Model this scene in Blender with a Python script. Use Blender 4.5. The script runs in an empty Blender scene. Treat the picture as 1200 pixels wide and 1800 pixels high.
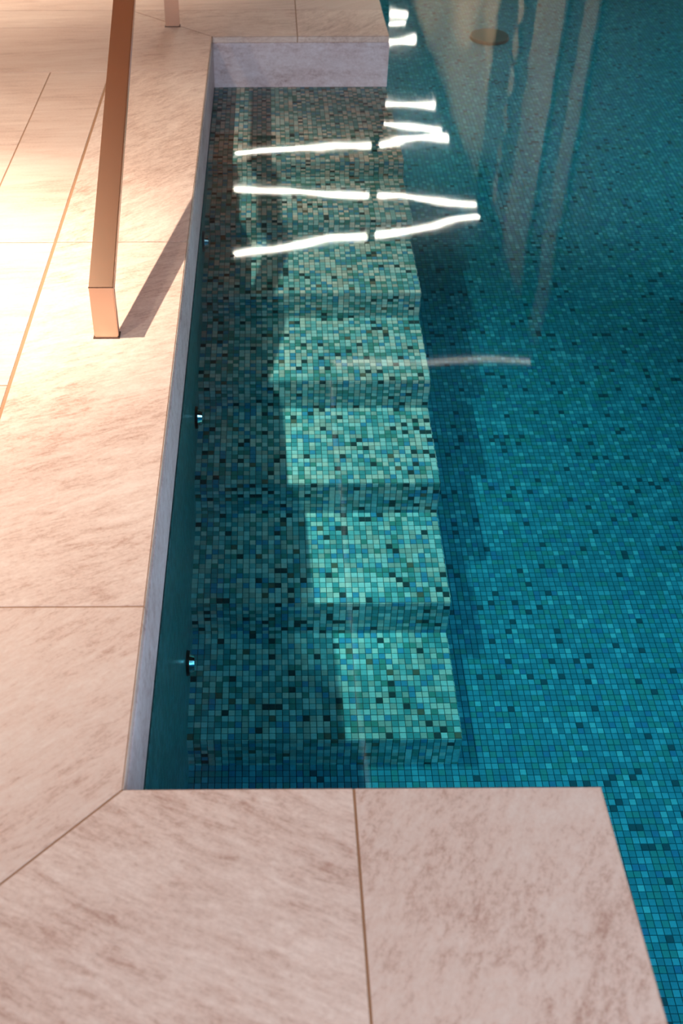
import bpy, bmesh, math, random
import numpy as np
from mathutils import Vector, Matrix

random.seed(7)
rng = np.random.default_rng(11)
SC = bpy.context.scene
COL = SC.collection
rad = math.radians

# ---------------------------------------------------------------- camera
FPX, PPX = 1893.7, 480.0            # focal length and principal point (pixels of a 1200 x 1800 frame)
PITCH, YAW, ROLL = rad(40.46), rad(0.283), rad(-0.112)
CAM_H = 1.6
fw = Vector((math.sin(YAW)*math.cos(PITCH), math.cos(YAW)*math.cos(PITCH), -math.sin(PITCH)))
rt = Vector((math.cos(YAW), -math.sin(YAW), 0))
up = rt.cross(fw)
RT = rt*math.cos(ROLL) + up*math.sin(ROLL)
UP = -rt*math.sin(ROLL) + up*math.cos(ROLL)
cd = bpy.data.cameras.new('camera')
cam = bpy.data.objects.new('camera', cd)
COL.objects.link(cam)
m = Matrix((RT, UP, -fw)).transposed().to_4x4()
m.translation = Vector((0, 0, CAM_H))
cam.matrix_world = m
cd.sensor_fit = 'VERTICAL'
cd.sensor_height = 36.0
cd.sensor_width = 24.0
cd.lens = FPX/1800*36
cd.shift_x = (600-PPX)/1800
cd.clip_start = 0.05
cd.clip_end = 200
cd.dof.use_dof = True
cd.dof.focus_distance = 3.1
cd.dof.aperture_fstop = 4.0
SC.camera = cam

# ---------------------------------------------------------------- world (overcast daylight outside the windows)
W = bpy.data.worlds.new('world')
SC.world = W
W.use_nodes = True
bg = W.node_tree.nodes['Background']
bg.inputs[0].default_value = (0.62, 0.78, 1.0, 1)
bg.inputs[1].default_value = 5.0

SC.view_settings.view_transform = 'Standard'
SC.view_settings.look = 'None'
SC.view_settings.exposure = 0.1
SC.view_settings.gamma = 1.0
SC.cycles.use_denoising = True
SC.cycles.sample_clamp_indirect = 6.0
SC.cycles.max_bounces = 7
SC.cycles.diffuse_bounces = 4
SC.cycles.glossy_bounces = 3
SC.cycles.volume_bounces = 0
SC.cycles.adaptive_threshold = 0.04

# ---------------------------------------------------------------- main measures (metres)
XC, XR, YN, YF, ZW = -0.2567, 0.5849, 1.1297, 5.3524, -0.237      # coping edges, water level
XL2, XR2 = -0.2540, 0.5800                                        # mosaic wall and right side of the stairs
Y1, TREAD, RISE = 4.4514, 0.4031, 0.2049
D1 = 0.010
XO = -0.686
CEIL = 4.65
XW, XLW, YB, YFR = 3.15, -3.4, 25.2, -3.2                         # right wall, left wall, far wall, front wall
POOL_R = 3.12
PITCH_T = (XR2-XL2)/40.0                                          # mosaic pitch, about 21 mm
WARM = (1.0, 0.87, 0.71)

# downlights over the left deck and near block, plus added pool floor fill spots
def spot(name, loc, aim, power, angle, blend, color, radius=0.03):
    l = bpy.data.lights.new(name, 'SPOT')
    l.energy = power; l.color = color; l.spot_size = rad(angle); l.spot_blend = blend
    l.shadow_soft_size = radius
    o = bpy.data.objects.new(name, l); COL.objects.link(o)
    o.location = loc
    d = Vector(aim)-Vector(loc)
    o.rotation_euler = d.to_track_quat('-Z', 'Y').to_euler()
    return o

SPOTS = [
    ('downlight_or_fill', (-2.43, 2.45, 4.60), (-1.45, 3.05, 0.0), 1150, 58, 1.0, WARM, 0.035),
    ('downlight_or_fill', (-2.43, 2.45, 4.60), (-1.30, 2.95, 0.0), 1900, 28, 1.0, WARM, 0.035),
    ('downlight_or_fill', (-2.43, 7.60, 4.60), (-1.9, 7.0, 0.0), 1500, 50, 1.0, WARM, 0.05),
    ('downlight_or_fill', (-0.10, 0.70, 4.60), (0.28, 2.42, -0.93), 420, 5.0, 1.0, (1.0, .95, .88), 0.02),
    ('downlight_or_fill', (2.90, 3.20, 4.60), (2.60, 6.3, -0.6), 900, 50, 1.0, (.85, 1.0, .92), 0.05),  # added fill spot that brightens the far pool floor
    ('downlight_or_fill', (2.90, 0.80, 4.60), (1.45, 1.70, -1.1), 450, 22, 1.0, (.92, 1.0, 1.0), 0.05),  # added fill for the pool floor right of the near block
    ('downlight_or_fill', (2.90, 2.00, 4.60), (1.15, 3.30, -1.0), 420, 28, 1.0, (.90, 1.0, 1.0), 0.12),  # added soft fill that lifts the shadow strip beside the steps
    ('downlight_or_fill', (-2.43, 0.00, 4.60), (-0.9, 0.9, 0.0), 240, 70, 1.0, WARM, 0.05),
]
for s in SPOTS:
    spot(*s)
# wall washers along the right wall
for y, zz, p in ((11.9, .4, 260), (15.0, .8, 800), (18.3, 1.2, 1350), (21.8, 1.4, 1500)):
    spot('wall_washer', (1.2, y, CEIL-.06), (XW, y, zz), p, 70, 1.0, (1.0, .80, .60), 0.05)
# daylight portals in the two windows
def portal(loc, rot, sx, sy):
    pl = bpy.data.lights.new('window_portal', 'AREA')
    pl.shape = 'RECTANGLE'; pl.size = sx; pl.size_y = sy
    pl.cycles.is_portal = True
    po = bpy.data.objects.new('window_portal', pl); COL.objects.link(po)
    po.location = loc; po.rotation_euler = rot
portal((-0.2, YFR-.1, 1.75), (rad(90), 0, 0), 5.1, 2.8)
portal((XW+.1, -.5, 1.75), (rad(90), 0, rad(90)), 4.0, 2.8)

# ================================================================= materials
def srgb(r, g, b):
    f = lambda c: (c/255/12.92) if c/255 <= .04045 else ((c/255+.055)/1.055)**2.4
    return (f(r), f(g), f(b), 1.0)

def mat(name):
    mt = bpy.data.materials.new(name); mt.use_nodes = True
    nt = mt.node_tree
    return mt, nt, nt.nodes['Principled BSDF']

def plain(name, col, rough=.5, metal=0.0, spec=.5, noise=0.0, nscale=20):
    mt, nt, b = mat(name)
    b.inputs['Roughness'].default_value = rough
    b.inputs['Metallic'].default_value = metal
    b.inputs['Specular IOR Level'].default_value = spec
    if noise:
        tc = nt.nodes.new('ShaderNodeTexCoord'); n = nt.nodes.new('ShaderNodeTexNoise')
        n.inputs['Scale'].default_value = nscale; n.inputs['Detail'].default_value = 4
        nt.links.new(tc.outputs['Object'], n.inputs['Vector'])
        r = nt.nodes.new('ShaderNodeValToRGB')
        r.color_ramp.elements[0].position = .3; r.color_ramp.elements[1].position = .7
        r.color_ramp.elements[0].color = tuple(c*(1-noise) for c in col[:3])+(1,)
        r.color_ramp.elements[1].color = tuple(min(1, c*(1+noise)) for c in col[:3])+(1,)
        nt.links.new(n.outputs['Fac'], r.inputs['Fac'])
        nt.links.new(r.outputs['Color'], b.inputs['Base Color'])
    else:
        b.inputs['Base Color'].default_value = col
    return mt

def stone(name, angle, seed, light, mid, dark, stretch=5.0, contrast=1.0, vscale=2.6):
    """quartzite slab: bands and flecks stretched along one direction"""
    mt, nt, b = mat(name)
    N, L = nt.nodes, nt.links
    tc = N.new('ShaderNodeTexCoord')
    mp = N.new('ShaderNodeMapping'); mp.vector_type = 'TEXTURE'
    mp.inputs['Rotation'].default_value = (0, 0, rad(angle))
    mp.inputs['Location'].default_value = (seed*3.1, seed*1.7, seed*.9)
    mp.inputs['Scale'].default_value = (stretch, 1.0, 1.0)
    L.new(tc.outputs['Object'], mp.inputs['Vector'])
    def noise(scale, detail, rough, dist, vec):
        n = N.new('ShaderNodeTexNoise')
        n.inputs['Scale'].default_value = scale; n.inputs['Detail'].default_value = detail
        n.inputs['Roughness'].default_value = rough; n.inputs['Distortion'].default_value = dist
        L.new(vec, n.inputs['Vector']); return n
    n1 = noise(vscale*4.5, 6, .66, .8, mp.outputs['Vector'])
    n2 = noise(vscale*17, 6, .72, .4, mp.outputs['Vector'])
    n3 = noise(110, 4, .6, 0, tc.outputs['Object'])
    n4 = noise(2.0, 3, .5, 0, tc.outputs['Object'])
    def mix(a, bb, fac):
        x = N.new('ShaderNodeMix'); x.data_type = 'FLOAT'
        x.inputs[0].default_value = fac
        L.new(a, x.inputs[2]); L.new(bb, x.inputs[3]); return x.outputs[0]
    v = mix(n1.outputs['Fac'], n2.outputs['Fac'], .48)
    v = mix(v, n3.outputs['Fac'], .2)
    v = mix(v, n4.outputs['Fac'], .22)
    r = N.new('ShaderNodeValToRGB')
    e = r.color_ramp.elements
    w = .125/contrast
    e[0].position = .5-w; e[0].color = dark
    e[1].position = .5+w*.8; e[1].color = light
    k = e.new(.5-w*.15); k.color = mid
    L.new(v, r.inputs['Fac'])
    L.new(r.outputs['Color'], b.inputs['Base Color'])
    b.inputs['Roughness'].default_value = .55
    b.inputs['Specular IOR Level'].default_value = .35
    bp = N.new('ShaderNodeBump'); bp.inputs['Strength'].default_value = .2; bp.inputs['Distance'].default_value = .002
    L.new(n2.outputs['Fac'], bp.inputs['Height']); L.new(bp.outputs['Normal'], b.inputs['Normal'])
    return mt

ST_L, ST_M, ST_D = srgb(230, 206, 190), srgb(216, 186, 169), srgb(184, 146, 128)
GROUT = plain('tan_grout', srgb(166, 124, 92), .8)
STEEL, snt, sb = mat('polished_steel')
sb.inputs['Base Color'].default_value = srgb(216, 182, 158)
sb.inputs['Metallic'].default_value = 1.0
sb.inputs['Roughness'].default_value = .24
CHROME = plain('chrome', (.85, .86, .86, 1), .06, 1.0)
BLACK = plain('black_plastic', (.006, .006, .006, 1), .35)
DRAIN = plain('dark_drain_plastic', (.012, .012, .012, 1), .5)
PGROUT = plain('pool_grout', srgb(96, 108, 104), .8, 0, .2)
FGROUT = plain('pool_floor_grout', srgb(36, 78, 90), .8, 0, .2)
CEILM = plain('brown_ceiling', srgb(196, 142, 106), .7, 0, .3, .08, 3)
WALLM = plain('warm_plaster', srgb(196, 160, 130), .8, 0, .2, .05, 4)
DARKM = plain('dark_wall', srgb(34, 32, 32), .6, 0, .2, .1, 4)
PALE = plain('pale_panel', srgb(226, 200, 168), .7, 0, .2, .06, 3)
WINFR = plain('window_frame_paint', srgb(60, 58, 56), .5)

STEP_PAL = [(srgb(212, 212, 200), .11), (srgb(176, 182, 172), .14), (srgb(186, 214, 210), .15), (srgb(136, 190, 190), .18),
            (srgb(86, 158, 162), .18), (srgb(74, 150, 182), .08), (srgb(82, 146, 136), .10), (srgb(46, 70, 72), .045), (srgb(112, 106, 90), .015)]
FLOOR_PAL = [(srgb(60, 144, 164), .29), (srgb(52, 130, 148), .29), (srgb(78, 162, 180), .14), (srgb(58, 138, 140), .17),
             (srgb(36, 80, 92), .03), (srgb(98, 178, 190), .035), (srgb(54, 122, 156), .05)]
def glass_tile(name, col):
    return plain(name, col, .3, 0, .3, .07, 90)
STEP_M = [glass_tile('mosaic_step_%d' % i, c) for i, (c, w) in enumerate(STEP_PAL)]
FLOOR_M = [glass_tile('mosaic_floor_%d' % i, c) for i, (c, w) in enumerate(FLOOR_PAL)]
STEP_W = np.array([w for c, w in STEP_PAL]); STEP_W /= STEP_W.sum()
FLOOR_W = np.array([w for c, w in FLOOR_PAL]); FLOOR_W /= FLOOR_W.sum()

WALL_M = [glass_tile('mosaic_wall_%d' % i, c) for i, c in enumerate((srgb(66, 156, 154), srgb(54, 136, 138), srgb(74, 164, 170)))]
WALL_W = np.array([.4, .35, .25])
WGROUT = plain('pool_wall_grout', srgb(30, 78, 80), .8, 0, .2)

def mosaic_mat(name):
    """far or unseen mosaic surfaces: one random teal per 21 mm cell"""
    mt, nt, b = mat(name); N, L = nt.nodes, nt.links
    tc = N.new('ShaderNodeTexCoord')
    vm = N.new('ShaderNodeVectorMath'); vm.operation = 'SCALE'; vm.inputs['Scale'].default_value = 1/PITCH_T
    L.new(tc.outputs['Object'], vm.inputs[0])
    fl = N.new('ShaderNodeVectorMath'); fl.operation = 'FLOOR'; L.new(vm.outputs[0], fl.inputs[0])
    wn = N.new('ShaderNodeTexWhiteNoise'); L.new(fl.outputs[0], wn.inputs['Vector'])
    r = N.new('ShaderNodeValToRGB'); r.color_ramp.interpolation = 'CONSTANT'
    e = r.color_ramp.elements; acc = 0
    for i, (c, w) in enumerate(FLOOR_PAL):
        if i < 2: k = e[i]; k.position = acc
        else: k = e.new(acc)
        k.color = c; acc += w
    L.new(wn.outputs['Value'], r.inputs['Fac']); L.new(r.outputs['Color'], b.inputs['Base Color'])
    b.inputs['Roughness'].default_value = .35
    return mt
MOSAIC = mosaic_mat('mosaic_far')

# water: clear, reflecting by Fresnel, teal absorption with depth
WATER = bpy.data.materials.new('pool_water'); WATER.use_nodes = True
nt = WATER.node_tree; N, L = nt.nodes, nt.links
N.clear()
out = N.new('ShaderNodeOutputMaterial')
tr = N.new('ShaderNodeBsdfTransparent'); gl = N.new('ShaderNodeBsdfGlossy'); gl.inputs['Roughness'].default_value = .03
geo = N.new('ShaderNodeNewGeometry')
io = N.new('ShaderNodeMapRange'); io.inputs['To Min'].default_value = 1.333; io.inputs['To Max'].default_value = 1.15     # light at low angles does not get in or out of the water
L.new(geo.outputs['Backfacing'], io.inputs['Value'])
fr = N.new('ShaderNodeFresnel'); L.new(io.outputs['Result'], fr.inputs['IOR'])
mx = N.new('ShaderNodeMixShader'); L.new(fr.outputs[0], mx.inputs[0]); L.new(tr.outputs[0], mx.inputs[1]); L.new(gl.outputs[0], mx.inputs[2])
L.new(mx.outputs[0], out.inputs['Surface'])
va = N.new('ShaderNodeVolumeAbsorption'); va.inputs['Color'].default_value = (.0, .845, .905, 1); va.inputs['Density'].default_value = .95
L.new(va.outputs[0], out.inputs['Volume'])

def emit(name, col, s):
    mt = bpy.data.materials.new(name); mt.use_nodes = True
    n = mt.node_tree; n.nodes.clear()
    o = n.nodes.new('ShaderNodeOutputMaterial'); e = n.nodes.new('ShaderNodeEmission')
    e.inputs[0].default_value = col; e.inputs[1].default_value = s
    n.links.new(e.outputs[0], o.inputs[0]); return mt
LAMP = emit('lamp_diffuser', (1, .93, .80, 1), 48)
LAMP_DIM = emit('lamp_diffuser_dimmed', (1, .90, .76, 1), 4.5)
COVE = emit('cove_line', (1, .92, .85, 1), 2.2)

# ================================================================= mesh helpers
def link(name, me, mt=None, parent=None, **props):
    o = bpy.data.objects.new(name, me); COL.objects.link(o)
    if mt is not None and me is not None:
        if isinstance(mt, (list, tuple)):
            for x in mt: me.materials.append(x)
        else: me.materials.append(mt)
    if parent is not None: o.parent = parent
    for k, v in props.items(): o[k] = v
    return o

def box_bm(x0, x1, y0, y1, z0, z1, bm=None):
    bm = bm or bmesh.new()
    v = [bm.verts.new((x, y, z)) for z in (z0, z1) for x, y in ((x0, y0), (x1, y0), (x1, y1), (x0, y1))]
    for f in ((3, 2, 1, 0), (4, 5, 6, 7), (0, 1, 5, 4), (1, 2, 6, 5), (2, 3, 7, 6), (3, 0, 4, 7)):
        bm.faces.new([v[i] for i in f])
    return bm

def prism_bm(pts, z0, z1, bm=None):
    bm = bm or bmesh.new()
    lo = [bm.verts.new((x, y, z0)) for x, y in pts]; hi = [bm.verts.new((x, y, z1)) for x, y in pts]
    n = len(pts)
    bm.faces.new(list(reversed(lo))); bm.faces.new(hi)
    for i in range(n):
        bm.faces.new((lo[i], lo[(i+1) % n], hi[(i+1) % n], hi[i]))
    return bm

def done(name, bm, mt, parent=None, bevel=0.0, smooth=False, **props):
    bmesh.ops.recalc_face_normals(bm, faces=bm.faces)
    if bevel:
        bmesh.ops.bevel(bm, geom=list(bm.edges), offset=bevel, segments=2, affect='EDGES', profile=.6)
    me = bpy.data.meshes.new(name); bm.to_mesh(me); bm.free()
    if smooth:
        for p in me.polygons: p.use_smooth = True
    return link(name, me, mt, parent, **props)

def tile_mesh(name, C, U, V, NRM, th, mats, probs, parent, **props):
    """many mosaic tiles as one mesh: centres C, half axes U, V, normals NRM"""
    n = len(C)
    hi = C+NRM*th
    s = .955
    quad = [(-1, -1), (1, -1), (1, 1), (-1, 1)]
    P = np.empty((n, 8, 3), np.float32)
    for k, (a, b) in enumerate(quad):
        P[:, k] = C+U*a+V*b - NRM*.001
        P[:, 4+k] = hi+(U*a+V*b)*s
    F = np.array([[4, 5, 6, 7], [0, 1, 5, 4], [1, 2, 6, 5], [2, 3, 7, 6], [3, 0, 4, 7]], np.int32)
    idx = (np.arange(n, dtype=np.int32)[:, None, None]*8+F[None]).reshape(-1)
    me = bpy.data.meshes.new(name)
    me.vertices.add(n*8); me.vertices.foreach_set('co', P.reshape(-1))
    me.loops.add(n*20); me.loops.foreach_set('vertex_index', idx)
    me.polygons.add(n*5)
    me.polygons.foreach_set('loop_start', np.arange(0, n*20, 4, dtype=np.int32))
    me.polygons.foreach_set('loop_total', np.full(n*5, 4, np.int32))
    mi = rng.choice(len(mats), n, p=probs).astype(np.int32)
    me.polygons.foreach_set('material_index', np.repeat(mi, 5))
    me.polygons.foreach_set('use_smooth', np.zeros(n*5, bool))
    for x in mats: me.materials.append(x)
    me.update(calc_edges=True)
    return link(name, me, None, parent, kind='stuff', **props)

def single_tile_meshes(tag, mats, hu, hv, th):
    res = []
    for i, mt in enumerate(mats):
        s = .955
        v = [(-hu, -hv, -.001), (hu, -hv, -.001), (hu, hv, -.001), (-hu, hv, -.001), (-hu*s, -hv*s, th), (hu*s, -hv*s, th), (hu*s, hv*s, th), (-hu*s, hv*s, th)]
        f = [(4, 5, 6, 7), (0, 1, 5, 4), (1, 2, 6, 5), (2, 3, 7, 6), (3, 0, 4, 7), (3, 2, 1, 0)]
        me = bpy.data.meshes.new('mosaic_tile_'+tag); me.from_pydata(v, [], f); me.materials.append(mt); res.append(me)
    return res

def zapp(X, Y, zt):
    """height at which a point of the pool bed appears under the water"""
    r = math.hypot(X, Y); hc = CAM_H-ZW; D = ZW-zt
    lo, hi = 0.0, math.pi/2-1e-6
    for _ in range(50):
        a = (lo+hi)/2; b = math.asin(math.sin(a)/1.333)
        if hc*math.tan(a)+D*math.tan(b) < r: lo = a
        else: hi = a
    return CAM_H-r/math.tan(a)

def project(P):
    d = P-np.array([0, 0, CAM_H])
    z = d@np.array(fw)
    return PPX+FPX*(d@np.array(RT))/z, 900-FPX*(d@np.array(UP))/z

# ================================================================= deck: grout bed and stone slabs
J = .0025          # half joint
TH = .028
deck_bm = prism_bm([(XLW, YFR), (XR-.004, YFR), (XR-.004, YN-.004), (XC-.004, YN-.004), (XC-.004, YF+.004), (XR-.004, YF+.004), (XR-.004, YB), (XLW, YB)], -.26, -.0018)
floor = done('floor', deck_bm, GROUT, None, kind='structure', label='pool deck of beige stone slabs with tan grout joints')

SL = []   # (name, polygon, vein angle)
def rect(x0, x1, y0, y1): return [(x0, y0), (x1, y0), (x1, y1), (x0, y1)]
YO_N, YO_F = YN-(XC-XO), YF+(XC-XO)
JX = .1462
cj = [1.5763, 3.2285, 4.8852]
SL += [('coping_slab', [(XO, YO_N), (XC, YN), (XC, cj[0]), (XO, cj[0])], 38),
       ('coping_slab', rect(XO, XC, cj[0], cj[1]), 24),
       ('coping_slab', rect(XO, XC, cj[1], cj[2]), 48),
       ('coping_slab', [(XO, cj[2]), (XC, cj[2]), (XC, YF), (XO, YO_F)], 14),
       ('coping_slab', [(XO, YO_N), (JX, YO_N), (JX, YN), (XC, YN)], -24),
       ('coping_slab', rect(JX, XR, YO_N, YN), 62),
       ('coping_slab', [(XC, YF), (JX, YF), (JX, YO_F), (XO, YO_F)], 8),
       ('coping_slab', rect(JX, XR, YF, YO_F), 55)]
XJ = -.95
SL += [('stone_slab', rect(XJ, XO-.005, 3.2285, 4.862), 6),
       ('stone_slab', rect(XJ, XO-.005, 2.40, 3.2285), 4),
       ('stone_slab', rect(XJ, XO-.005, .75, 2.40), 10),
       ('stone_slab', rect(XJ, XO-.005, -.9, .75), 10),
       ('stone_slab', rect(-2.58, XJ, 4.045, 4.862), 5),
       ('stone_slab', rect(-2.58, XJ, 3.2285, 4.045), 8),
       ('stone_slab', rect(-2.58, XJ, 2.40, 3.2285), 3),
       ('stone_slab', rect(-2.58, XJ, 1.58, 2.40), 3),
       ('stone_slab', rect(-2.58, XJ, .75, 1.58), 3),
       ('stone_slab', rect(-2.58, XJ, -.9, .75), 3),
       ('stone_slab', rect(-2.58, XO, 4.862, 5.50), 7),
       ('stone_slab', rect(-2.58, XO, 5.50, YO_F), 4),
       ('stone_slab', rect(XLW, -2.58, -.9, 2.40), 4),
       ('stone_slab', rect(XLW, -2.58, 2.40, YO_F), 4),
       ('stone_slab', rect(-1.50, JX, YO_F, 6.62), 6),
       ('stone_slab', rect(JX, XR, YO_F, 6.62), 40),
       ('stone_slab', rect(XLW, -1.50, YO_F, 6.62), 6),
       ('stone_slab', rect(XLW, XR, 6.62, 12.0), 6),
       ('stone_slab', rect(XLW, XR, 12.0, YB), 6),
       ('stone_slab', rect(XO, JX, -.9, YO_N), -20),
       ('stone_slab', rect(JX, XR, -.9, YO_N), 55),
       ('stone_slab', rect(XLW, XR, YFR, -.9), 10)]

def inset(poly, d):
    n = len(poly); res = []
    for i in range(n):
        p0, p1, p2 = Vector(poly[i-1]), Vector(poly[i]), Vector(poly[(i+1) % n])
        a, b = (p1-p0).normalized(), (p2-p1).normalized()
        na, nb = Vector((-a.y, a.x)), Vector((-b.y, b.x))
        k = na+nb
        res.append(tuple(p1+k*(d/max(.2, 1+na.dot(nb)))))
    return res

for i, (nm, poly, ang) in enumerate(SL):
    bm = prism_bm(inset(poly, J), -TH, 0)
    bmesh.ops.recalc_face_normals(bm, faces=bm.faces)
    ed = [e for e in bm.edges if all(v.co.z > -.001 for v in e.verts)]
    def on_pool(e):
        if nm != 'coping_slab': return False
        p, q = (v.co for v in e.verts)
        for ax, val in ((0, XC-J), (0, XR-J), (1, YN-J), (1, YF+J)):
            if abs(p[ax]-val) < 1e-4 and abs(q[ax]-val) < 1e-4: return True
        return False
    e1 = [e for e in ed if on_pool(e)]; e2 = [e for e in ed if e not in e1]
    if e1: bmesh.ops.bevel(bm, geom=e1, offset=.003, segments=2, affect='EDGES')
    e2 = [e for e in e2 if e.is_valid]
    bmesh.ops.bevel(bm, geom=e2, offset=.0006, segments=1, affect='EDGES')
    t = 1+.03*((i*37) % 5-2)
    sm = stone('quartzite_%d' % i, ang, i*1.37+.4, tuple(min(1, c*t) for c in ST_L[:3])+(1,), ST_M, ST_D,
               stretch=((2.0 if i == 5 else 3.6) if nm == 'coping_slab' else 8), contrast=(1.12 if nm == 'coping_slab' else .75),
               vscale=(5.6 if nm == 'coping_slab' else 3.2))
    done(nm, bm, sm, floor)

# vertical coping faces down to the water
def face_slab(x0, x1, y0, y1, ang, seed):
    bm = box_bm(x0, x1, y0, y1, ZW, -TH-.0015)
    sm = stone('coping_face_%d' % seed, ang, seed*2.3, srgb(226, 212, 212), srgb(206, 184, 182), srgb(166, 134, 128), 3.0, .9, 3.2)
    return done('coping_face', bm, sm, floor, bevel=.0012)
fy = [YN, cj[0], cj[1], cj[2], YF]
for k in range(4):
    face_slab(XC-.02, XC, fy[k]+(0 if k == 0 else J), fy[k+1]-J*(k < 3), 0, 1+k)
face_slab(XC+.0005, XR, YF, YF+.02, 20, 6)
face_slab(XR-.02, XR, YF+.0205, 9.0, 10, 7)
face_slab(XC+.0005, XR, YN-.02, YN, 15, 8)
face_slab(XR-.02, XR, YFR, YN-.0205, 10, 9)

# ================================================================= pool shell
def zstep(i, X, Y):       # apparent height of tread i
    zt = ZW-D1 if i == 0 else ZW+.0281-i*RISE
    return zapp(X, Y, zt)
YS = [Y1-i*TREAD for i in range(7)]                     # nosings
BACK = [YF+.02]+YS[:-1]
XM = .16
def zrow(i, Y): return zstep(i, XM, Y) if i < 7 else zapp(XM, Y, ZW+.0281-7*RISE)
stairs = done('pool_stairs', box_bm(XL2+.002, XR2-.012, YN, YF+.2, -2.0, -1.45), PGROUT, None, kind='structure',
              label='flight of seven mosaic tiled steps leading down into the pool')
TG = PITCH_T*.5*.925     # half tile (the rest is grout)
step_single = single_tile_meshes('step', STEP_M, TG, TG, .0022)
singles = []
for i in range(7):
    y0, y1 = YS[i], BACK[i]
    bm = bmesh.new()
    zb = -1.6
    z0, z1 = zrow(i, y0), zrow(i, y1)
    vs = [(XL2, y0, z0), (XR2, y0, z0), (XR2, y1, z1), (XL2, y1, z1)]
    lo = [bm.verts.new((x, y, zb)) for x, y, z in vs]; hi = [bm.verts.new(v) for v in vs]
    bm.faces.new(hi); bm.faces.new(list(reversed(lo)))
    for k in range(4): bm.faces.new((lo[k], lo[(k+1) % 4], hi[(k+1) % 4], hi[k]))
    st = done('step', bm, PGROUT, stairs)
    C, U, V, NN = [], [], [], []
    # tread
    nrow = max(1, round((y1-y0)/PITCH_T)); dy = (y1-y0)/nrow
    for r in range(nrow):
        ya, yb_ = y0+r*dy, y0+(r+1)*dy
        za, zc = z0+(z1-z0)*r/nrow, z0+(z1-z0)*(r+1)/nrow
        d = Vector((0, yb_-ya, zc-za)); nn = Vector((1, 0, 0)).cross(d).normalized()
        for c in range(40):
            x = XL2+(c+.5)*PITCH_T
            ctr = Vector((x, (ya+yb_)/2, (za+zc)/2))
            if i == 6 and r < 8 and len(singles) < 300 and not (r == 7 and c < 20):
                singles.append((ctr, d.normalized(), nn, st)); continue
            C.append(ctr); U.append((TG, 0, 0)); V.append(d*.5*.925); NN.append(nn)
    # riser
    zr = zrow(i+1, y0)
    nr = 9; dz = (z0-zr)/nr
    for r in range(nr):
        for c in range(40):
            C.append((XL2+(c+.5)*PITCH_T, y0, z0-(r+.5)*dz)); U.append((TG, 0, 0)); V.append((0, 0, dz*.5*.92)); NN.append((0, -1, 0))
    # right-hand side face
    nc = max(1, round((y1-y0)/PITCH_T)); zl = -1.3
    for c in range(nc):
        yy = y0+(c+.5)*(y1-y0)/nc
        ztop = z0+(z1-z0)*(c+.5)/nc
        k = 0
        while ztop-(k+1)*PITCH_T > zl:
            C.append((XR2, yy, ztop-(k+.5)*PITCH_T)); U.append((0, TG, 0)); V.append((0, 0, TG)); NN.append((1, 0, 0)); k += 1
    A = lambda q: np.array([tuple(v) for v in q], np.float32)
    tile_mesh('mosaic_tiles', A(C), A(U), A(V), A(NN), .0022, STEP_M, STEP_W, st)
for ctr, d, nn, st in singles:
    o = link('mosaic_tile', step_single[rng.choice(len(STEP_M), p=STEP_W)], None, st)
    M = Matrix((Vector((1, 0, 0)), d, nn)).transposed().to_4x4(); M.translation = ctr
    o.matrix_world = M

# pool floor
FX0, FX1, FY0, FY1 = XL2, POOL_R, YFR, 8.6
def zfloor(Y): return zapp(1.0, max(Y, .2), ZW+.0281-7*RISE)
ys = [FY0]+list(np.arange(.2, FY1, .2))+[FY1, 12.0, YB]
bm = bmesh.new()
rows = []
for y in ys:
    z = zfloor(y); rows.append([bm.verts.new((FX0-.1, y, z)), bm.verts.new((FX1+.1, y, z))])
for a, b in zip(rows, rows[1:]): bm.faces.new((a[0], a[1], b[1], b[0]))
pool_floor = done('pool_floor', bm, [FGROUT, MOSAIC], None, kind='structure', label='pool bottom of small teal and blue mosaic tiles under water')
for p in pool_floor.data.polygons:
    if p.center.y > FY1 or p.center.y < .2: p.material_index = 1
X = np.arange(FX0+PITCH_T/2, FX1, PITCH_T); Y = np.arange(.25, FY1-PITCH_T, PITCH_T)
zf = np.array([zfloor(y) for y in Y]); zf2 = np.array([zfloor(y+PITCH_T) for y in Y])
XX, YY = np.meshgrid(X, Y); ZZ = np.repeat(zf[:, None], len(X), 1); SLP = np.repeat(((zf2-zf)/PITCH_T)[:, None], len(X), 1)
C = np.stack([XX, YY, ZZ], -1).reshape(-1, 3); SLP = SLP.reshape(-1)
# leave out what lies under the stairs
keep = ~((C[:, 0] < XR2) & (C[:, 1] > YS[6]))
C, SLP = C[keep], SLP[keep]
u, v = project(C.astype(float))
edge = 1058+(v-1378.5)*.2847
vis = (u > 815) & (u < 1190) & (v < 1790) & ((v < 1372) | (u > edge+8))
u2, v2 = project((C+np.array([0, PITCH_T, 0])+SLP[:, None]*np.array([0, 0, PITCH_T])).astype(float))
u3, v3 = project((C+np.array([PITCH_T, 0, 0])).astype(float))
area = np.abs((u3-u)*(v2-v)-(v3-v)*(u2-u))*vis
pick = np.argsort(-area)[:300]
mask = np.zeros(len(C), bool); mask[pick] = True
def axes(s):
    d = np.stack([np.zeros_like(s), np.ones_like(s), s], -1); d /= np.linalg.norm(d, axis=1, keepdims=True)
    n_ = np.stack([np.zeros_like(s), -d[:, 2], d[:, 1]], -1); return d, n_
D_, N_ = axes(SLP)
nm_ = ~mask
tile_mesh('mosaic_tiles', C[nm_].astype(np.float32), np.tile([TG, 0, 0], (nm_.sum(), 1)), D_[nm_]*TG, N_[nm_], .0022, FLOOR_M, FLOOR_W, pool_floor)
floor_single = single_tile_meshes('floor', FLOOR_M, TG, TG, .0022)
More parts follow.
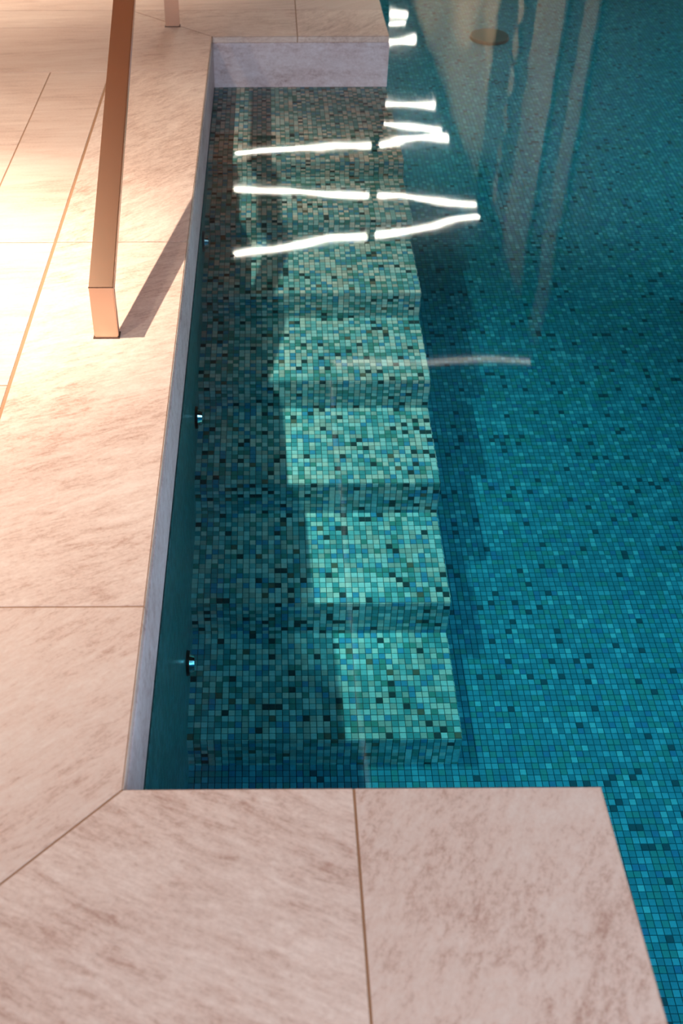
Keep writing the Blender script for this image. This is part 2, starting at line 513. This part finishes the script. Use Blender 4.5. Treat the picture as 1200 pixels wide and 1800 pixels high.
for k in pick:
    o = link('mosaic_tile', floor_single[rng.choice(len(FLOOR_M), p=FLOOR_W)], None, pool_floor)
    M = Matrix((Vector((1, 0, 0)), Vector(D_[k]), Vector(N_[k]))).transposed().to_4x4(); M.translation = Vector(C[k])
    o.matrix_world = M

# pool walls
def wall_block(name, x0, x1, y0, y1, z0, z1, mt, label):
    return done(name, box_bm(x0, x1, y0, y1, z0, z1), mt, None, kind='structure', label=label)
wl = wall_block('wall_pool_left', XL2-.25, XL2, YN-.3, YF, -2.0, ZW-.001, WGROUT, 'dark teal mosaic wall under the long stone coping')
C, U, V, NN = [], [], [], []
zr = ZW-PITCH_T*.55
k = 0
while zr > -1.4:
    y = YN+.01+PITCH_T/2
    while y < YF-.02:
        C.append((XL2, y, zr)); y += PITCH_T
    zr -= PITCH_T
C = np.array(C, np.float32); n = len(C)
tile_mesh('mosaic_tiles', C, np.tile([0, TG, 0], (n, 1)), np.tile([0, 0, TG], (n, 1)), np.tile([1., 0, 0], (n, 1)), .0018, WALL_M, WALL_W, wl)
wall_block('wall_pool_near', XL2, XR-.004, YFR, YN-.004, -2.0, ZW-.001, MOSAIC, 'mosaic pool wall under the near stone platform')
wall_block('wall_pool_far', XL2, XR-.004, YF+.004, YB, -2.0, ZW-.001, MOSAIC, 'mosaic pool wall under the far stone platform')
wall_block('wall_pool_right', POOL_R, XW, YFR, YB, -2.0, -.02, MOSAIC, 'mosaic pool wall at the right hand side of the pool')

# water body
WX = .003
GX = sorted(set([XL2-WX, XR-.004-WX, POOL_R+WX]+[round(float(x), 4) for x in np.arange(-.22, POOL_R, .035)]))
GY = sorted(set([YFR+.01, YN-WX, YF+WX, 14.0, YB-.01]+[round(float(y), 4) for y in np.arange(.2, 8.0, .035)]))
wr_ = random.Random(5)
WAVES = []
for k in range(22):
    lam = .10*(6.5 ** wr_.random()); a = wr_.uniform(0, math.pi)
    slope = .0017*wr_.uniform(.4, 1)*(lam/.35)**.3
    WAVES.append((2*math.pi/lam*math.cos(a), 2*math.pi/lam*math.sin(a), wr_.uniform(0, 6.28), slope*lam/(2*math.pi)*.5))
def ripple(x, y): return sum(h*math.sin(kx*x+ky*y+p) for kx, ky, p, h in WAVES)
wbm = bmesh.new()
gv = {}
def gvert(i, j):
    if (i, j) not in gv: gv[i, j] = wbm.verts.new((GX[i], GY[j], ZW+ripple(GX[i], GY[j])))
    return gv[i, j]
for i in range(len(GX)-1):
    for j in range(len(GY)-1):
        cx, cy = (GX[i]+GX[i+1])/2, (GY[j]+GY[j+1])/2
        if cx < XR-.004-WX and (cy < YN-WX or cy > YF+WX): continue
        f = wbm.faces.new((gvert(i, j), gvert(i+1, j), gvert(i+1, j+1), gvert(i, j+1))); f.smooth = True
bed = [e for e in wbm.edges if len(e.link_faces) == 1]
for e in bed: e.smooth = False
ret = bmesh.ops.extrude_edge_only(wbm, edges=bed)
for v in ret['geom']:
    if isinstance(v, bmesh.types.BMVert): v.co.z = -1.9
    elif isinstance(v, bmesh.types.BMFace): v.smooth = False
water = done('pool_water', wbm, WATER, None, kind='stuff', label='clear still teal pool water covering the mosaic steps', category='water')

# ================================================================= room shell (seen in the water's reflection)
wall_block('ceiling', XC-.15, XW, YFR, YB, CEIL, CEIL+.1, plain('dark_ceiling', srgb(112, 110, 108), .8, 0, .2, .06, 3), 'dark ceiling over the pool')
wall_block('ceiling_deck', XLW, XC-.15, YFR, YB, CEIL, CEIL+.1, CEILM, 'warm brown ceiling over the deck')
wall_block('wall_left', XLW-.1, XLW, YFR, YB, -.3, CEIL, WALLM, 'warm plaster wall')
wall_block('wall_back', XLW, XW, YB, YB+.1, -.3, CEIL, DARKM, 'dark end wall')
wrm = bmesh.new()
for a in ((YFR, -2.5, -.3, CEIL), (1.5, YB, -.3, CEIL), (-2.5, 1.5, -.3, .35), (-2.5, 1.5, 3.15, CEIL)):
    box_bm(XW, XW+.1, a[0], a[1], a[2], a[3], wrm)
wr = done('wall_right', wrm, DARKM, None, kind='structure', label='dark side wall with pale panels')
w2_ = done('window_2', box_bm(XW+.02, XW+.08, -2.5, 1.5, .35, .40), WINFR, None, kind='structure', label='dark framed window in the side wall')
done('window_frame', box_bm(XW+.02, XW+.08, -2.5, 1.5, 3.10, 3.15), WINFR, w2_)
for y in (-2.5, -1.2, .1, 1.45):
    done('window_frame', box_bm(XW+.02, XW+.08, y, y+.05, .40, 3.10), WINFR, w2_)
for ya, yb_ in ((15.46, 25.1), (11.98, 13.22), (10.76, 11.24)):
    done('pale_panel', box_bm(XW-.03, XW, ya, yb_, -.02, CEIL-.02), PALE, wr)
for k in range(9):
    zc = .40+k*.46
    bm = bmesh.new()
    p = [(14.06-.17, zc), (14.06, zc-.20), (14.06+.17, zc), (14.06, zc+.20)]
    a = [bm.verts.new((XW-.03, y, z)) for y, z in p]; b = [bm.verts.new((XW, y, z)) for y, z in p]
    bm.faces.new(a); bm.faces.new(list(reversed(b)))
    for q in range(4): bm.faces.new((a[q], a[(q+1) % 4], b[(q+1) % 4], b[q]))
    done('diamond_inlay', bm, PALE, wr)
# front wall with a large window opening
fwm = bmesh.new()
for a in ((XLW, -2.75, -.3, CEIL), (2.35, XW, -.3, CEIL), (-2.75, 2.35, -.3, .35), (-2.75, 2.35, 3.15, CEIL)):
    box_bm(a[0], a[1], YFR-.1, YFR, a[2], a[3], fwm)
done('wall_front', fwm, WALLM, None, kind='structure', label='plaster wall around the large window')
w1_ = done('window_1', box_bm(-2.75, 2.35, YFR-.08, YFR-.02, .35, .40), WINFR, None, kind='structure', label='large dark framed window')
done('window_frame', box_bm(-2.75, 2.35, YFR-.08, YFR-.02, 3.10, 3.15), WINFR, w1_)
for x in (-2.75, -1.05, .65, 2.30):
    done('window_frame', box_bm(x, x+.05, YFR-.08, YFR-.02, .40, 3.10), WINFR, w1_)

# slim post on the far deck, seen mirrored in the water
done('trim_1', box_bm(1.34, 1.45, 13.5, 13.6, -1.2, CEIL), DARKM, None, kind='structure', label='slim dark post at the far end of the pool')

# ================================================================= zigzag ceiling lamps (their mirror images are the white streaks)
ZLAMP = 4.54
KL = 1.1455
lamps = [((-.44, 14.22), (2.50, 14.76), 'lowest streak across the top step'),
         ((-.41, 13.20), (2.58, 12.62), 'upper arm of the large V of light'),
         ((-.38, 11.35), (2.55, 12.24), 'lower arm of the large V of light'),
         ((.63, 9.00), (2.60, 9.04), 'faint single streak across the fourth step'),
         ((-.40, 16.55), (2.50, 16.06), 'streak just below the far stone block'),
         ((-.40, 15.75), (2.44, 14.97), 'second streak below the far stone block'),
         ((-.40, 18.40), (2.52, 19.05), 'streak beside the far stone block'),
         ((-.40, 19.35), (2.42, 20.06), 'second streak beside the far platform'),
         ((-.40, 20.75), (2.52, 20.53), 'topmost streak at the edge of the photo')]
for (x0, y0), (x1, y1), txt in lamps:
    a, b = Vector((x0, y0))*KL, Vector((x1, y1))*KL
    d = (b-a).normalized(); nrm = Vector((-d.y, d.x))
    def bar(hw, z0, z1, ext):
        p = [a-d*ext-nrm*hw, b+d*ext-nrm*hw, b+d*ext+nrm*hw, a-d*ext+nrm*hw]
        return prism_bm([tuple(q) for q in p], z0, z1)
    e = bpy.data.objects.new('linear_ceiling_lamp', None); COL.objects.link(e)
    e['label'] = 'linear ceiling lamp mirrored as the '+txt
    e['category'] = 'lamp'; e['group'] = 'zigzag lamps mirrored in the water'
    done('housing', bar(.052, ZLAMP+.005, CEIL, .01), WINFR, e)
    done('diffuser', bar(.042, ZLAMP-.02, ZLAMP+.004, 0), LAMP_DIM if 'faint' in txt else LAMP, e)
cl = done('cove_line', box_bm(.69, .713, 3.7, 10.2, CEIL-.03, CEIL-.001), COVE, None, label='thin light line along the ceiling mirrored faintly over the steps', category='lamp')

# ================================================================= handrail: one flat tube bent up from the deck
RX0, RX1, RT_ = -.490, -.422, .030
path = [(2.635, 0.0), (2.635, .160), (3.735, .160+1.10*.432), (5.535, .160+1.10*.432), (5.535, 0.0)]   # outer line, facing the camera first
def offset_poly(pts, d):
    res = []
    for i, p in enumerate(pts):
        p = Vector(p)
        if i == 0: t = (Vector(pts[1])-p).normalized(); nn = Vector((t.y, -t.x)); res.append(p+nn*d); continue
        if i == len(pts)-1: t = (p-Vector(pts[i-1])).normalized(); nn = Vector((t.y, -t.x)); res.append(p+nn*d); continue
        a, b = (p-Vector(pts[i-1])).normalized(), (Vector(pts[i+1])-p).normalized()
        na, nb = Vector((a.y, -a.x)), Vector((b.y, -b.x)); k = na+nb
        res.append(p+k*(d/(1+na.dot(nb))))
    return res
inner = offset_poly(path, RT_)
rail = bpy.data.objects.new('handrail', None); COL.objects.link(rail)
rail['label'] = 'polished metal handrail of flat tube standing on the coping beside the steps'
rail['category'] = 'handrail'
for i, nm in enumerate(('leg', 'sloped_bar', 'top_bar', 'leg')):
    o0, o1, i0, i1 = Vector(path[i]), Vector(path[i+1]), inner[i], inner[i+1]
    bm = bmesh.new()
    r = []
    for x in (RX0, RX1):
        r.append([bm.verts.new((x, p.x, p.y)) for p in (o0, o1, i1, i0)])
    bm.faces.new(r[0]); bm.faces.new(list(reversed(r[1])))
    for k in range(4): bm.faces.new((r[0][k], r[1][k], r[1][(k+1) % 4], r[0][(k+1) % 4]))
    bmesh.ops.recalc_face_normals(bm, faces=bm.faces)
    dirv = (o1-o0).normalized()
    le = [e for e in bm.edges if abs((e.verts[1].co-e.verts[0].co).normalized().dot(Vector((0, dirv.x, dirv.y)))) > .99]
    bmesh.ops.bevel(bm, geom=le, offset=.0025, segments=2, affect='EDGES')
    done(nm, bm, STEEL, rail)
for i in (1, 2, 3):
    p, q = Vector(path[i]), inner[i]
    bm = bmesh.new()
    dd = (p-q).normalized(); t = Vector((-dd.y, dd.x))*.0016
    a = p+dd*.0006
    pts = [a+t, a-t, q-t, q+t]
    r = [[bm.verts.new((x, k.x, k.y)) for k in pts] for x in (RX0-.0004, RX1+.0004)]
    bm.faces.new(r[0]); bm.faces.new(list(reversed(r[1])))
    for k in range(4): bm.faces.new((r[0][k], r[1][k], r[1][(k+1) % 4], r[0][(k+1) % 4]))
    done('weld_seam', bm, CHROME, rail)
for y in (2.650, 5.520):
    done('foot_seal', box_bm(RX0-.003, RX1+.003, y-.018, y+.018, 0, .003), plain('brown_seal', srgb(86, 58, 42), .7), rail)

# ================================================================= wall jets
def disc(x0, x1, cy, cz, r0, r1, seg=28, bm=None):
    bm = bm or bmesh.new()
    a = [bm.verts.new((x0, cy+r0*math.cos(2*math.pi*k/seg), cz+r0*math.sin(2*math.pi*k/seg))) for k in range(seg)]
    b = [bm.verts.new((x1, cy+r1*math.cos(2*math.pi*k/seg), cz+r1*math.sin(2*math.pi*k/seg))) for k in range(seg)]
    for k in range(seg): bm.faces.new((a[k], a[(k+1) % seg], b[(k+1) % seg], b[k]))
    bm.faces.new(list(reversed(a))); bm.faces.new(b)
    return bm
for cy, cz, txt in ((3.851, -.307, 'beside the third step, farthest of the three'), (3.036, -.560, 'beside the fifth step, between the two others'), (2.193, -.872, 'beside the lowest step, nearest of the three')):
    e = bpy.data.objects.new('wall_jet', None); COL.objects.link(e); e.location = (XL2, cy, cz)
    e['label'] = 'black and chrome round wall fitting under water '+txt
    e['category'] = 'pool fitting'; e['group'] = 'fittings in the left pool wall'
    done('flange', disc(.001, .011, 0, 0, .040, .038), BLACK, e)
    done('chrome_cap', disc(.0112, .026, 0, 0, .030, .024), CHROME, e, label='chrome cap')

# main drain on the pool bottom
e = bpy.data.objects.new('floor_drain', None); COL.objects.link(e)
zd = zfloor(7.53)+.003
e.location = (1.487, 7.53, zd); e.rotation_euler = (math.atan2(zfloor(7.63)-zfloor(7.43), .2), 0, 0)
e['label'] = 'dark round drain cover on the pool bottom near the top edge'; e['category'] = 'drain'
bm = bmesh.new(); bmesh.ops.create_cone(bm, cap_ends=True, segments=40, radius1=.131, radius2=.126, depth=.02, matrix=Matrix.Translation((0, 0, .012)))
done('cover', bm, DRAIN, e)
